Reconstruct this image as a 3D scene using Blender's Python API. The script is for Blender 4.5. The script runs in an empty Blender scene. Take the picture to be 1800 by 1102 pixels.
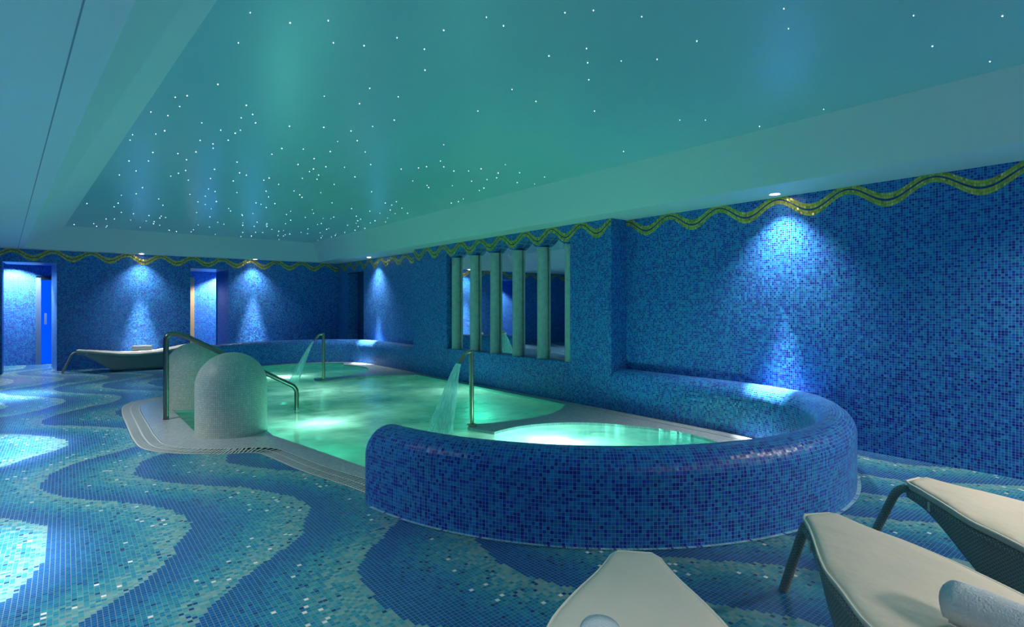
import bpy, bmesh, math, random
from mathutils import Vector, Matrix
from mathutils.geometry import tessellate_polygon
random.seed(7)
PI = math.pi
S = bpy.context.scene
COL = S.collection

# ------------------------------------------------------------------ helpers
def link(o, parent=None):
    COL.objects.link(o)
    if parent is not None:
        o.parent = parent
    return o

def tag(o, label=None, cat=None, group=None, kind=None):
    if label: o['label'] = label
    if cat: o['category'] = cat
    if group: o['group'] = group
    if kind: o['kind'] = kind
    return o

def thing(name, label, cat, loc=(0, 0, 0), rz=0.0, group=None):
    o = bpy.data.objects.new(name, None)
    o.empty_display_size = 0.1
    link(o)
    o.location = loc
    o.rotation_euler = (0, 0, rz)
    return tag(o, label, cat, group)

class MB:
    """collects polygons with per-corner uv and material index, builds ONE mesh"""
    def __init__(s):
        s.v = []; s.f = []; s.uv = []; s.mi = []
    def add(s, pts, uvs=None, mi=0):
        b = len(s.v)
        s.v += [tuple(p) for p in pts]
        s.f.append(tuple(range(b, b + len(pts))))
        s.uv.append(uvs if uvs else [(p[0], p[1]) for p in pts])
        s.mi.append(mi)
    def box(s, c, d, mi=0, rz=0.0):
        cx, cy, cz = c; hx, hy, hz = d[0] / 2, d[1] / 2, d[2] / 2
        co, si = math.cos(rz), math.sin(rz)
        P = lambda x, y, z: (cx + x * co - y * si, cy + x * si + y * co, cz + z)
        for ax, sg in ((0, 1), (0, -1), (1, 1), (1, -1), (2, 1), (2, -1)):
            if ax == 0:
                q = [(sg * hx, -hy * sg, -hz), (sg * hx, hy * sg, -hz), (sg * hx, hy * sg, hz), (sg * hx, -hy * sg, hz)]; k = (1, 2)
            elif ax == 1:
                q = [(hx * sg, sg * hy, -hz), (-hx * sg, sg * hy, -hz), (-hx * sg, sg * hy, hz), (hx * sg, sg * hy, hz)]; k = (0, 2)
            else:
                q = [(-hx * sg, -hy, sg * hz), (hx * sg, -hy, sg * hz), (hx * sg, hy, sg * hz), (-hx * sg, hy, sg * hz)]; k = (0, 1)
            s.add([P(*p) for p in q], [((c[k[0]] + p[k[0]]), (c[k[1]] + p[k[1]])) for p in q], mi)
    def grid(s, rows, uvf=None, mi=0, closed=False, flip=False):
        n = len(rows[0])
        for i in range(len(rows) - 1):
            for j in range(n if closed else n - 1):
                k = (j + 1) % n
                q = [rows[i][j], rows[i][k], rows[i + 1][k], rows[i + 1][j]]
                u = None
                if uvf:
                    u = [uvf(i, j), uvf(i, j + 1), uvf(i + 1, j + 1), uvf(i + 1, j)]
                if flip:
                    q.reverse()
                    if u: u.reverse()
                s.add(q, u, mi)
    def poly(s, loops, z=0.0, mi=0, up=True, mapf=None, uvf=None):
        """flat polygon with holes, loops of 2d points"""
        flat = [p for L in loops for p in L]
        tris = tessellate_polygon([[Vector((p[0], p[1], 0)) for p in L] for L in loops])
        for t in tris:
            q = [flat[i] for i in t]
            a = (q[1][0] - q[0][0]) * (q[2][1] - q[0][1]) - (q[1][1] - q[0][1]) * (q[2][0] - q[0][0])
            if (a > 0) != up:
                q.reverse()
            s.add([mapf(p) if mapf else (p[0], p[1], z) for p in q], [uvf(p) if uvf else (p[0], p[1]) for p in q], mi)
    def tube(s, path, r, n=12, cap=True, mi=0, flat=None):
        """r number or list; path list of 3d points"""
        P = [Vector(p) for p in path]
        rows = []; acc = 0.0; L = []
        up = None
        for i, p in enumerate(P):
            t = (P[min(i + 1, len(P) - 1)] - P[max(i - 1, 0)]).normalized()
            if up is None:
                up = Vector((0, 0, 1)) if abs(t.z) < 0.9 else Vector((1, 0, 0))
            a = t.cross(up)
            if a.length < 1e-6: a = t.orthogonal()
            a.normalize(); b = a.cross(t).normalized(); up = b
            ri = r[i] if isinstance(r, (list, tuple)) else r
            rows.append([tuple(p + (a * math.cos(2 * PI * j / n) + b * math.sin(2 * PI * j / n)) * ri) for j in range(n)])
            if i: acc += (p - P[i - 1]).length
            L.append(acc)
        r0 = r[0] if isinstance(r, (list, tuple)) else r
        s.grid(rows, lambda i, j: (2 * PI * r0 * j / n, L[i]), mi, closed=True, flip=True)
        if cap:
            s.add(rows[0], None, mi); s.add(rows[-1][::-1], None, mi)
    def build(s, name, mats, parent=None, smooth=False, merge=True):
        me = bpy.data.meshes.new(name)
        me.from_pydata(s.v, [], s.f)
        uvl = me.uv_layers.new(name='UVMap')
        k = 0
        for u in s.uv:
            for c in u:
                uvl.data[k].uv = c; k += 1
        for m in (mats if isinstance(mats, (list, tuple)) else [mats]):
            me.materials.append(m)
        for p, i in zip(me.polygons, s.mi):
            p.material_index = i
        if merge:
            bm = bmesh.new(); bm.from_mesh(me)
            bmesh.ops.remove_doubles(bm, verts=bm.verts, dist=1e-5)
            bm.to_mesh(me); bm.free()
        if smooth:
            for p in me.polygons: p.use_smooth = True
            me.set_sharp_from_angle(angle=math.radians(40 if smooth is True else smooth))
        o = bpy.data.objects.new(name, me)
        return link(o, parent)

def struct(o, label=None):
    o['kind'] = 'structure'
    if label: o['label'] = label
    return o

def lathe(prof, n=32):
    mb = MB()
    L = [0]
    for a, b in zip(prof, prof[1:]):
        L.append(L[-1] + math.hypot(b[0] - a[0], b[1] - a[1]))
    rm = max(p[0] for p in prof)
    rows = [[(r * math.cos(2 * PI * j / n), r * math.sin(2 * PI * j / n), z) for j in range(n)] for r, z in prof]
    mb.grid(rows, lambda i, j: (2 * PI * rm * j / n, L[i]), closed=True)
    return mb

# ------------------------------------------------------------------ materials
def newmat(name):
    m = bpy.data.materials.new(name); m.use_nodes = True
    nt = m.node_tree; nt.nodes.clear()
    out = nt.nodes.new('ShaderNodeOutputMaterial')
    return m, nt, out

class N:
    def __init__(s, nt): s.nt = nt
    def new(s, t, **kw):
        n = s.nt.nodes.new(t)
        for k, v in kw.items(): setattr(n, k, v)
        return n
    def L(s, a, b): s.nt.links.new(a, b)
    def put(s, sock, v):
        if isinstance(v, (int, float)): sock.default_value = v
        elif isinstance(v, (tuple, list)):
            sock.default_value = tuple(v) + ((1,) if len(v) == 3 and sock.type == 'RGBA' else ())
        else: s.L(v, sock)
    def m(s, op, a, b=None, c=None, clamp=False):
        n = s.new('ShaderNodeMath', operation=op, use_clamp=clamp)
        s.put(n.inputs[0], a)
        if b is not None: s.put(n.inputs[1], b)
        if c is not None: s.put(n.inputs[2], c)
        return n.outputs[0]
    def vm(s, op, a, b=None, out=0, scale=None):
        n = s.new('ShaderNodeVectorMath', operation=op)
        s.put(n.inputs[0], a)
        if b is not None: s.put(n.inputs[1], b)
        if scale is not None: s.put(n.inputs['Scale'], scale)
        return n.outputs[out]
    def mix(s, f, a, b, t='RGBA'):
        n = s.new('ShaderNodeMix', data_type=t)
        s.put(n.inputs[0], f)
        ia, ib, o = (6, 7, 2) if t == 'RGBA' else (2, 3, 0)
        s.put(n.inputs[ia], a); s.put(n.inputs[ib], b)
        return n.outputs[o]
    def ramp(s, f, stops, interp='CONSTANT'):
        n = s.new('ShaderNodeValToRGB'); cr = n.color_ramp; cr.interpolation = interp
        while len(cr.elements) < len(stops): cr.elements.new(0.5)
        for e, (p, c) in zip(cr.elements, stops):
            e.position = p; e.color = (*c, 1)
        s.L(f, n.inputs[0]); return n.outputs[0]
    def noise(s, vec, scale, detail=2, rough=0.5, dim='3D'):
        n = s.new('ShaderNodeTexNoise', noise_dimensions=dim)
        if vec is not None: s.L(vec, n.inputs['Vector'])
        n.inputs['Scale'].default_value = scale; n.inputs['Detail'].default_value = detail
        n.inputs['Roughness'].default_value = rough
        return n.outputs[0]

def mosaic(name, stops=None, pitch=0.0216, grout=(0.35, 0.45, 0.5), gap=0.10, rough=0.22, tilt=0.10, color_fn=None, spec=0.5, var=0.3):
    m, nt, out = newmat(name); q = N(nt)
    uv = q.new('ShaderNodeUVMap').outputs[0]
    sc = q.vm('SCALE', uv, scale=1.0 / pitch)
    cell = q.vm('FLOOR', sc)
    cellc = q.vm('ADD', cell, (0.37, 0.41, 0.0))
    wn = q.new('ShaderNodeTexWhiteNoise', noise_dimensions='2D'); q.L(cellc, wn.inputs['Vector'])
    fr = q.vm('FRACTION', sc)
    sep = q.new('ShaderNodeSeparateXYZ'); q.L(fr, sep.inputs[0])
    dx = q.m('ABSOLUTE', q.m('SUBTRACT', sep.outputs[0], 0.5)); dy = q.m('ABSOLUTE', q.m('SUBTRACT', sep.outputs[1], 0.5))
    mx = q.m('MAXIMUM', dx, dy)
    isg = q.m('GREATER_THAN', mx, 0.5 - gap / 2)
    if color_fn:
        base = color_fn(q, cell, wn)
    else:
        base = q.ramp(wn.outputs[0], stops)
    vary = q.m('ADD', q.m('MULTIPLY', q.m('FRACT', q.m('MULTIPLY', wn.outputs[0], 37.0)), var), 1 - var / 2)
    base = q.vm('SCALE', base, scale=vary)
    colr = q.mix(isg, base, grout)
    b = q.new('ShaderNodeBsdfPrincipled')
    q.L(colr, b.inputs['Base Color'])
    q.put(b.inputs['Roughness'], q.mix(isg, rough, 0.8, 'FLOAT'))
    b.inputs['Specular IOR Level'].default_value = spec
    if tilt:
        geo = q.new('ShaderNodeNewGeometry')
        t = q.vm('SCALE', q.vm('SUBTRACT', wn.outputs[1], (0.5, 0.5, 0.5)), scale=tilt)
        q.L(q.vm('NORMALIZE', q.vm('ADD', geo.outputs['Normal'], t)), b.inputs['Normal'])
    q.L(b.outputs[0], out.inputs[0])
    return m

def plain(name, color, rough=0.5, metal=0.0, spec=0.5, bump=None, vary=None):
    m, nt, out = newmat(name); q = N(nt)
    b = q.new('ShaderNodeBsdfPrincipled')
    tc = q.new('ShaderNodeTexCoord').outputs['Object']
    if vary:
        nz = q.noise(tc, vary[0], 4, 0.6)
        q.put(b.inputs['Base Color'], q.mix(nz, color, vary[1]))
    else:
        q.put(b.inputs['Base Color'], color)
    b.inputs['Roughness'].default_value = rough; b.inputs['Metallic'].default_value = metal
    b.inputs['Specular IOR Level'].default_value = spec
    if bump:
        bp = q.new('ShaderNodeBump'); bp.inputs['Strength'].default_value = bump[1]; bp.inputs['Distance'].default_value = bump[2] if len(bump) > 2 else 0.005
        q.L(q.noise(tc, bump[0], 3), bp.inputs['Height']); q.L(bp.outputs[0], b.inputs['Normal'])
    q.L(b.outputs[0], out.inputs[0])
    return m

def emit(name, color, strength):
    m, nt, out = newmat(name); q = N(nt)
    e = q.new('ShaderNodeEmission'); q.put(e.inputs[0], color); e.inputs[1].default_value = strength
    q.L(e.outputs[0], out.inputs[0]); return m

BLUE = [(0.0, (0.003, 0.158, 0.47)), (0.26, (0.004, 0.210, 0.52)), (0.48, (0.003, 0.112, 0.48)), (0.64, (0.003, 0.056, 0.40)), (0.82, (0.003, 0.030, 0.31))]
M = {}
M['blue'] = mosaic('blue_mosaic', BLUE, grout=(0.25, 0.40, 0.50), gap=0.085, rough=0.32, tilt=0.20, spec=0.3)
M['white_tile'] = mosaic('white_mosaic', [(0.0, (0.52, 0.56, 0.47)), (0.35, (0.56, 0.60, 0.50)), (0.7, (0.48, 0.53, 0.45)), (0.93, (0.62, 0.65, 0.57))], grout=(0.26, 0.29, 0.26), gap=0.10, rough=0.45, tilt=0.04, var=0.10)
M['coping'] = mosaic('coping_mosaic', [(0.0, (0.42, 0.45, 0.46)), (0.4, (0.46, 0.48, 0.49)), (0.7, (0.37, 0.41, 0.43))], grout=(0.30, 0.29, 0.28), gap=0.09, rough=0.22, tilt=0.04, var=0.12)
M['strip'] = mosaic('border_mosaic', [(0.0, (0.20, 0.52, 0.66)), (0.45, (0.12, 0.42, 0.60)), (0.75, (0.28, 0.60, 0.70)), (0.88, (0.02, 0.10, 0.5))], grout=(0.5, 0.55, 0.5), gap=0.14, rough=0.25, tilt=0.1)
M['gold'] = mosaic('gold_mosaic', [(0.0, (0.66, 0.56, 0.08)), (0.3, (0.52, 0.54, 0.07)), (0.55, (0.80, 0.58, 0.14)), (0.8, (0.42, 0.37, 0.06)), (0.93, (0.90, 0.70, 0.25))], pitch=0.02, grout=(0.14, 0.22, 0.12), gap=0.14, rough=0.25, tilt=0.4, var=0.5)
M['navy'] = mosaic('navy_mosaic', [(0.0, (0.01, 0.03, 0.16)), (0.6, (0.01, 0.05, 0.2))], pitch=0.02, grout=(0.05, 0.1, 0.2), rough=0.3)
M['gold'].node_tree.nodes['Principled BSDF'].inputs['Metallic'].default_value = 0.3

WAVE_P, WAVE_L = 0.65, 3.06
def floor_color(q, cell, wn):
    p = 0.0216
    c = q.vm('SCALE', q.vm('ADD', cell, (0.5, 0.5, 0)), scale=p)
    sp = q.new('ShaderNodeSeparateXYZ'); q.L(c, sp.inputs[0]); x, y = sp.outputs[0], sp.outputs[1]
    nz = q.m('SUBTRACT', q.noise(c, 0.9, 1, dim='2D'), 0.5)
    nz2 = q.m('SUBTRACT', q.noise(c, 3.2, 2, dim='2D'), 0.5)
    ph = q.m('MULTIPLY', q.m('SUBTRACT', q.m('SUBTRACT', y, 2.45), q.m('MULTIPLY', q.m('SUBTRACT', x, 0.5), -0.12)), 2 * PI / WAVE_L)
    ph = q.m('ADD', ph, q.m('MULTIPLY', q.m('SINE', ph), 0.35))
    w = q.m('SUBTRACT', 0.165, q.m('MULTIPLY', q.m('SUBTRACT', q.m('COSINE', ph), q.m('MULTIPLY', q.m('COSINE', q.m('MULTIPLY', ph, 2.0)), 0.16)), 0.40))
    w = q.m('ADD', w, q.m('MULTIPLY', nz, 0.30))
    w = q.m('ADD', w, q.m('MULTIPLY', nz2, 0.10))
    s = q.m('FRACT', q.m('ADD', q.m('DIVIDE', q.m('SUBTRACT', x, w), WAVE_P), 40.0))
    n1 = wn.outputs[0]
    sc = q.new('ShaderNodeSeparateColor'); q.L(wn.outputs[1], sc.inputs[0])
    s2 = q.m('ADD', s, q.m('MULTIPLY', q.m('SUBTRACT', n1, 0.5), q.m('MULTIPLY', 0.55, q.m('MINIMUM', q.m('ADD', s, 0.15), 1.0))), clamp=True)
    base = q.ramp(s2, [(0.0, (0.002, 0.088, 0.28)), (0.20, (0.003, 0.12, 0.31)), (0.36, (0.006, 0.17, 0.32)), (0.50, (0.012, 0.215, 0.32)), (0.64, (0.03, 0.26, 0.33)), (0.78, (0.085, 0.315, 0.34)), (0.90, (0.17, 0.35, 0.34))])
    band = q.m('MULTIPLY', q.m('GREATER_THAN', s, 0.45), q.m('LESS_THAN', s, 0.92))
    wh = q.m('MULTIPLY', band, q.m('GREATER_THAN', sc.outputs[1], 0.984))
    base = q.mix(wh, base, (0.80, 0.78, 0.72))
    dk = q.m('MULTIPLY', q.m('GREATER_THAN', s, 0.25), q.m('GREATER_THAN', sc.outputs[2], 0.965))
    return q.mix(dk, base, (0.004, 0.05, 0.17))
M['floor'] = mosaic('floor_mosaic', color_fn=floor_color, grout=(0.17, 0.23, 0.23), gap=0.09, rough=0.26, tilt=0.05)

M['paint'] = plain('ceiling_paint', (0.66, 0.72, 0.72), 0.55, spec=0.3)
M['starpaint'] = plain('star_ceiling', (0.32, 0.57, 0.60), 0.30, spec=0.45)
M['steel'] = plain('brushed_steel', (0.20, 0.21, 0.185), 0.28, 1.0)
M['bronze'] = plain('aged_bronze', (0.40, 0.36, 0.24), 0.3, 1.0)
M['brown'] = plain('nozzle_brown', (0.36, 0.26, 0.19), 0.4, 0.6)
M['cushion'] = plain('cream_canvas', (0.80, 0.69, 0.55), 0.8, spec=0.2, bump=(9, 0.35, 0.03), vary=(5.0, (0.85, 0.74, 0.60)))
M['piping'] = plain('cream_piping', (0.85, 0.80, 0.68), 0.7, spec=0.2)
M['towel'] = plain('white_terry', (0.88, 0.87, 0.87), 0.95, spec=0.05, bump=(160, 0.9, 0.006), vary=(60, (0.80, 0.79, 0.80)))
M['wood'] = plain('oak_wood', (0.55, 0.30, 0.12), 0.5, vary=(3.0, (0.62, 0.36, 0.16)))
M['darkmetal'] = plain('dark_frame', (0.02, 0.035, 0.05), 0.4, 0.5)
M['greyframe'] = plain('grey_frame', (0.14, 0.22, 0.32), 0.4, 0.3)
M['grate'] = plain('white_plastic', (0.60, 0.60, 0.57), 0.4)
M['channel'] = plain('drain_channel', (0.02, 0.025, 0.025), 0.6)
M['black'] = plain('black_hole', (0.015, 0.02, 0.03), 0.6)
M['whitetrim'] = plain('white_trim', (0.75, 0.76, 0.74), 0.4)
M['lamp'] = emit('lamp_glow', (1.0, 0.95, 0.86), 25.0)
M['star'] = emit('star_glow', (0.78, 1.0, 0.97), 6.0)
M['blueglass'] = emit('blue_backlit_glass', (0.0, 0.075, 1.0), 0.95)
M['poollamp'] = plain('pool_lamp_glass', (0.03, 0.12, 0.10), 0.5)
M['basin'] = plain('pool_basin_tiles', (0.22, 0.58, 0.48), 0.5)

def marble():
    m, nt, out = newmat('grey_green_marble'); q = N(nt)
    tc = q.new('ShaderNodeTexCoord').outputs['Object']
    n1 = q.noise(tc, 14, 8, 0.7); n2 = q.noise(tc, 60, 4, 0.6)
    c = q.ramp(q.m('ADD', q.m('MULTIPLY', n1, 0.7), q.m('MULTIPLY', n2, 0.3)), [(0.30, (0.30, 0.31, 0.30)), (0.5, (0.46, 0.465, 0.45)), (0.75, (0.57, 0.57, 0.55))], 'LINEAR')
    b = q.new('ShaderNodeBsdfPrincipled'); q.L(c, b.inputs['Base Color']); b.inputs['Roughness'].default_value = 0.3
    q.L(b.outputs[0], out.inputs[0]); return m
M['marble'] = marble()

def mirror_mat():
    m, nt, out = newmat('mirror_glass'); q = N(nt)
    b = q.new('ShaderNodeBsdfPrincipled'); q.put(b.inputs['Base Color'], (0.85, 0.88, 0.88)); b.inputs['Metallic'].default_value = 1.0; b.inputs['Roughness'].default_value = 0.02
    q.L(b.outputs[0], out.inputs[0]); return m
M['mirror'] = mirror_mat()

def wicker(name, c1, c2, sc=1.0):
    m, nt, out = newmat(name); q = N(nt)
    uv = q.new('ShaderNodeUVMap').outputs[0]
    s = q.vm('SCALE', uv, scale=1.0 / (0.009 * sc))
    sp = q.new('ShaderNodeSeparateXYZ'); q.L(s, sp.inputs[0])
    row = q.m('FLOOR', sp.outputs[1])
    ush = q.m('ADD', q.m('MULTIPLY', sp.outputs[0], 0.5), q.m('MULTIPLY', row, 0.5))
    a = q.m('ABSOLUTE', q.m('SINE', q.m('MULTIPLY', ush, PI)))
    bb = q.m('ABSOLUTE', q.m('SINE', q.m('MULTIPLY', sp.outputs[1], PI)))
    h = q.m('MULTIPLY', q.m('POWER', a, 0.5), q.m('POWER', bb, 0.5))
    b = q.new('ShaderNodeBsdfPrincipled'); q.L(q.mix(h, c1, c2), b.inputs['Base Color']); b.inputs['Roughness'].default_value = 0.5
    bp = q.new('ShaderNodeBump'); bp.inputs['Strength'].default_value = 0.8; bp.inputs['Distance'].default_value = 0.004
    q.L(h, bp.inputs['Height']); q.L(bp.outputs[0], b.inputs['Normal'])
    q.L(b.outputs[0], out.inputs[0]); return m
M['wicker'] = wicker('grey_wicker', (0.12, 0.12, 0.11), (0.50, 0.49, 0.44))

def water():
    m, nt, out = newmat('pool_water'); q = N(nt)
    tc = q.new('ShaderNodeTexCoord').outputs['Object']
    mp = q.new('ShaderNodeMapping'); mp.inputs['Scale'].default_value = (1.0, 1.0, 1.0); q.L(tc, mp.inputs[0])
    n1 = q.noise(mp.outputs[0], 1.1, 3, 0.55); n2 = q.noise(mp.outputs[0], 5.0, 3, 0.5)
    tr = q.new('ShaderNodeBsdfTransparent'); q.put(tr.inputs[0], (0.22, 0.80, 0.68))
    tl = q.new('ShaderNodeBsdfTranslucent'); q.put(tl.inputs[0], (0.66, 0.96, 0.82))
    df = q.new('ShaderNodeBsdfDiffuse'); q.put(df.inputs[0], (0.0, 0.36, 0.29))
    m1 = q.new('ShaderNodeMixShader'); q.L(q.m('MULTIPLY_ADD', n1, 1.7, -0.48, clamp=True), m1.inputs[0]); q.L(tr.outputs[0], m1.inputs[1]); q.L(tl.outputs[0], m1.inputs[2])
    m2 = q.new('ShaderNodeMixShader'); m2.inputs[0].default_value = 0.30; q.L(m1.outputs[0], m2.inputs[1]); q.L(df.outputs[0], m2.inputs[2])
    gl = q.new('ShaderNodeBsdfGlossy'); gl.inputs['Roughness'].default_value = 0.08
    bp = q.new('ShaderNodeBump'); bp.inputs['Strength'].default_value = 0.35; bp.inputs['Distance'].default_value = 0.04
    q.L(q.m('ADD', n2, q.m('MULTIPLY', n1, 1.5)), bp.inputs['Height']); q.L(bp.outputs[0], gl.inputs['Normal'])
    fr = q.new('ShaderNodeFresnel'); fr.inputs[0].default_value = 1.33; q.L(bp.outputs[0], fr.inputs['Normal'])
    m3 = q.new('ShaderNodeMixShader'); q.L(q.m('MULTIPLY', fr.outputs[0], 0.8, clamp=True), m3.inputs[0]); q.L(m2.outputs[0], m3.inputs[1]); q.L(gl.outputs[0], m3.inputs[2])
    q.L(m3.outputs[0], out.inputs[0]); return m
M['water'] = water()

def stream():
    m, nt, out = newmat('falling_water'); q = N(nt)
    uv = q.new('ShaderNodeUVMap').outputs[0]
    sp = q.new('ShaderNodeSeparateXYZ'); q.L(uv, sp.inputs[0])
    cb = q.new('ShaderNodeCombineXYZ'); q.L(q.m('MULTIPLY', sp.outputs[0], 34), cb.inputs[0]); q.L(q.m('MULTIPLY', sp.outputs[1], 7), cb.inputs[1])
    n1 = q.noise(cb.outputs[0], 1.0, 3, 0.6)
    f = q.m('MULTIPLY_ADD', n1, 1.6, -0.22, clamp=True)
    cb2 = q.new('ShaderNodeCombineXYZ'); q.L(q.m('MULTIPLY', sp.outputs[0], 60), cb2.inputs[0]); q.L(q.m('MULTIPLY', sp.outputs[1], 34), cb2.inputs[1])
    n2 = q.noise(cb2.outputs[0], 1.0, 2, 0.6)
    drop = q.m('GREATER_THAN', n2, 0.66)
    f2 = q.m('MAXIMUM', f, q.m('MULTIPLY', drop, 0.85))
    # thin out towards the landing and the edges of the sheet
    edge = 1.0
    fall = q.m('SUBTRACT', 1.0, q.m('MULTIPLY', sp.outputs[1], 0.5))
    f3 = q.m('MULTIPLY', q.m('MULTIPLY', f2, fall), q.m('MULTIPLY_ADD', edge, 0.5, 0.5), clamp=True)
    tr = q.new('ShaderNodeBsdfTransparent'); q.put(tr.inputs[0], (0.90, 0.97, 0.96))
    tl = q.new('ShaderNodeBsdfTranslucent'); q.put(tl.inputs[0], (0.80, 0.95, 0.95))
    df = q.new('ShaderNodeBsdfDiffuse'); q.put(df.inputs[0], (0.75, 0.92, 0.92))
    a = q.new('ShaderNodeMixShader'); a.inputs[0].default_value = 0.5; q.L(tl.outputs[0], a.inputs[1]); q.L(df.outputs[0], a.inputs[2])
    b = q.new('ShaderNodeMixShader'); q.L(f3, b.inputs[0]); q.L(tr.outputs[0], b.inputs[1]); q.L(a.outputs[0], b.inputs[2])
    gl = q.new('ShaderNodeBsdfGlossy'); gl.inputs['Roughness'].default_value = 0.15
    c = q.new('ShaderNodeMixShader'); c.inputs[0].default_value = 0.06; q.L(b.outputs[0], c.inputs[1]); q.L(gl.outputs[0], c.inputs[2])
    q.L(c.outputs[0], out.inputs[0]); return m
M['stream'] = stream()

# ------------------------------------------------------------------ plan of the room (metres, camera above the origin)
XW, XP = 5.85, 5.55           # right wall, its bay standing forward
YB, YF, XL = 14.95, -3.0, -3.4
ZS, ZT = 2.50, 2.98           # soffit, star ceiling
P0, P1 = 4.86, 10.13          # the bay
CX, CY, RC = 3.91, 3.83, 2.156
YM = 7.64                     # the pool mirrors about this line
mir = lambda p: (p[0], 2 * YM - p[1])

def centre_path(end=4.859):
    pts = []
    a0, a1 = 187.0, 312.0
    n = 48
    for i in range(n + 1):
        a = math.radians(a0 + (a1 - a0) * i / n)
        pts.append((CX + RC * math.cos(a), CY + RC * math.sin(a)))
    p0 = Vector(pts[-1]); t0 = Vector((-math.sin(math.radians(a1)), math.cos(math.radians(a1)))) * 1.15
    p1 = Vector((5.70, 3.35)); t1 = Vector((0, 1)) * 1.15
    for i in range(1, 17):
        t = i / 16
        h = (2*t**3-3*t*t+1) * p0 + (t**3-2*t*t+t) * t0 + (-2*t**3+3*t*t) * p1 + (t**3-t*t) * t1
        pts.append((h.x, h.y))
    k = 8
    for i in range(1, k + 1):
        pts.append((5.70, 3.35 + (end - 3.35) * i / k))
    return pts

def offset(pts, d):
    """d > 0 is to the right of the direction of travel (outwards)"""
    r = []
    for i, p in enumerate(pts):
        a = Vector(pts[max(i - 1, 0)]); b = Vector(pts[min(i + 1, len(pts) - 1)])
        t = (b - a).normalized()
        r.append((p[0] + t.y * d, p[1] - t.x * d))
    return r

CPATH = centre_path()
def smooth_path(pts, n=8):
    out = []
    P = [Vector(p) for p in pts]
    for i in range(len(P) - 1):
        a = P[max(i - 1, 0)]; b = P[i]; c = P[i + 1]; d = P[min(i + 2, len(P) - 1)]
        for k in range(n):
            t = k / n
            out.append(tuple(0.5 * ((2*b) + (c-a)*t + (2*a-5*b+4*c-d)*t*t + (-a+3*b-3*c+d)*t**3)))
    out.append(tuple(P[-1]))
    return out

win = offset(CPATH, -0.31)                       # water edge along the near parapet
WL = smooth_path([(1.98, 4.42), (1.83, 5.4), (1.70, 6.15)], 6)
def ring_pts(c, r, a0, a1, n=12):
    return [(c[0] + r * math.cos(math.radians(a0 + (a1 - a0) * k / n)), c[1] + r * math.sin(math.radians(a0 + (a1 - a0) * k / n))) for k in range(n + 1)]
BOL = ((1.407, 6.62), (1.375, 8.64))
BAY = ring_pts(BOL[1], 0.358, 30, -140) + [(1.09, 8.36), (1.09, 6.90)] + ring_pts(BOL[0], 0.358, 140, -30)
W = win + [mir(p) for p in win[::-1]] + [mir(p) for p in WL] + BAY + WL[::-1]
OL = smooth_path([(1.74, 3.60), (1.66, 4.05), (1.515, 4.68), (1.425, 5.30), (1.36, 5.52), (1.12, 5.66), (0.80, 5.93), (0.58, 6.30), (0.53, 6.80), (0.535, 7.64), (0.55, 8.60), (0.60, 9.15), (0.72, 9.48), (0.95, 9.70), (1.30, 9.80), (1.42, 9.95), (1.515, 10.60), (1.66, 11.23), (1.74, 11.68)], 6)
O = CPATH + [mir(p) for p in CPATH[::-1]] + OL[::-1][1:-1]

# ------------------------------------------------------------------ setting
mb = MB(); mb.poly([[(XL, YF), (XW + 0.35, YF), (XW + 0.35, 17.5), (XL, 17.5)], O], 0.0)
struct(mb.build('floor', M['floor']))

def wave_z(s, trough, lam):
    return 2.402 - 0.074 * math.cos(2 * PI * (s - trough) / lam)

# right wall: near plane, return, bay with the column opening, far plane with a doorway
N0, N1, NS = 5.62, 8.88, 0.56
mb = MB()
uv = lambda p: p
def wall_x(x, loops):
    mb.poly(loops, mapf=lambda p: (x, p[0], p[1]), uvf=lambda p: p, up=False)
wall_x(XW, [[(YF, 0), (P0, 0), (P0, ZS), (YF, ZS)]])
mb.add([(XP, P0, 0.001), (XW, P0, 0.001), (XW, P0, ZS), (XP, P0, ZS)], [(0.0, 0), (0.3, 0), (0.3, ZS), (0, ZS)])
top = []
k = 96
for i in range(k + 1):
    y = N0 + (N1 - N0) * i / k
    top.append((y, wave_z(y, 5.71, 0.6) - 0.085))
hole = [(N0, NS)] + top + [(N1, NS)]
wall_x(XP, [[(P0, 0.001), (P1, 0.001), (P1, ZS), (P0, ZS)], hole])
DEP = 0.135
for a, b in zip(hole, hole[1:] + hole[:1]):
    mb.add([(XP, *a), (XP + DEP, *a), (XP + DEP, *b), (XP, *b)][::-1], [(0, a[0] + a[1]), (DEP, a[0] + a[1]), (DEP, b[0] + b[1]), (0, b[0] + b[1])][::-1])
mb.add([(XP + DEP, N0 - .1, NS - .1), (XP + DEP, N1 + .1, NS - .1), (XP + DEP, N1 + .1, ZS), (XP + DEP, N0 - .1, ZS)][::-1], [(0, 0), (3, 0), (3, 2), (0, 2)])
mb.add([(XP, P1, 0.001), (XP, P1, ZS), (XW, P1, ZS), (XW, P1, 0.001)], [(0, 0), (0, ZS), (.3, ZS), (.3, 0)])
D0, D1, DH = 13.27, 14.28, 2.22
wall_x(XW, [[(P1, 0), (D0, 0), (D0, DH), (D1, DH), (D1, 0), (YB, 0), (YB, ZS), (P1, ZS)]])
for (a, b) in (((D0, 0), (D0, DH)), ((D0, DH), (D1, DH)), ((D1, DH), (D1, 0))):
    mb.add([(XW, *a), (XW, *b), (XW + .35, *b), (XW + .35, *a)], [(0, a[0] + a[1]), (0, b[0] + b[1]), (.35, b[0] + b[1]), (.35, a[0] + a[1])])
struct(mb.build('wall_right', M['blue']))
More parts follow.
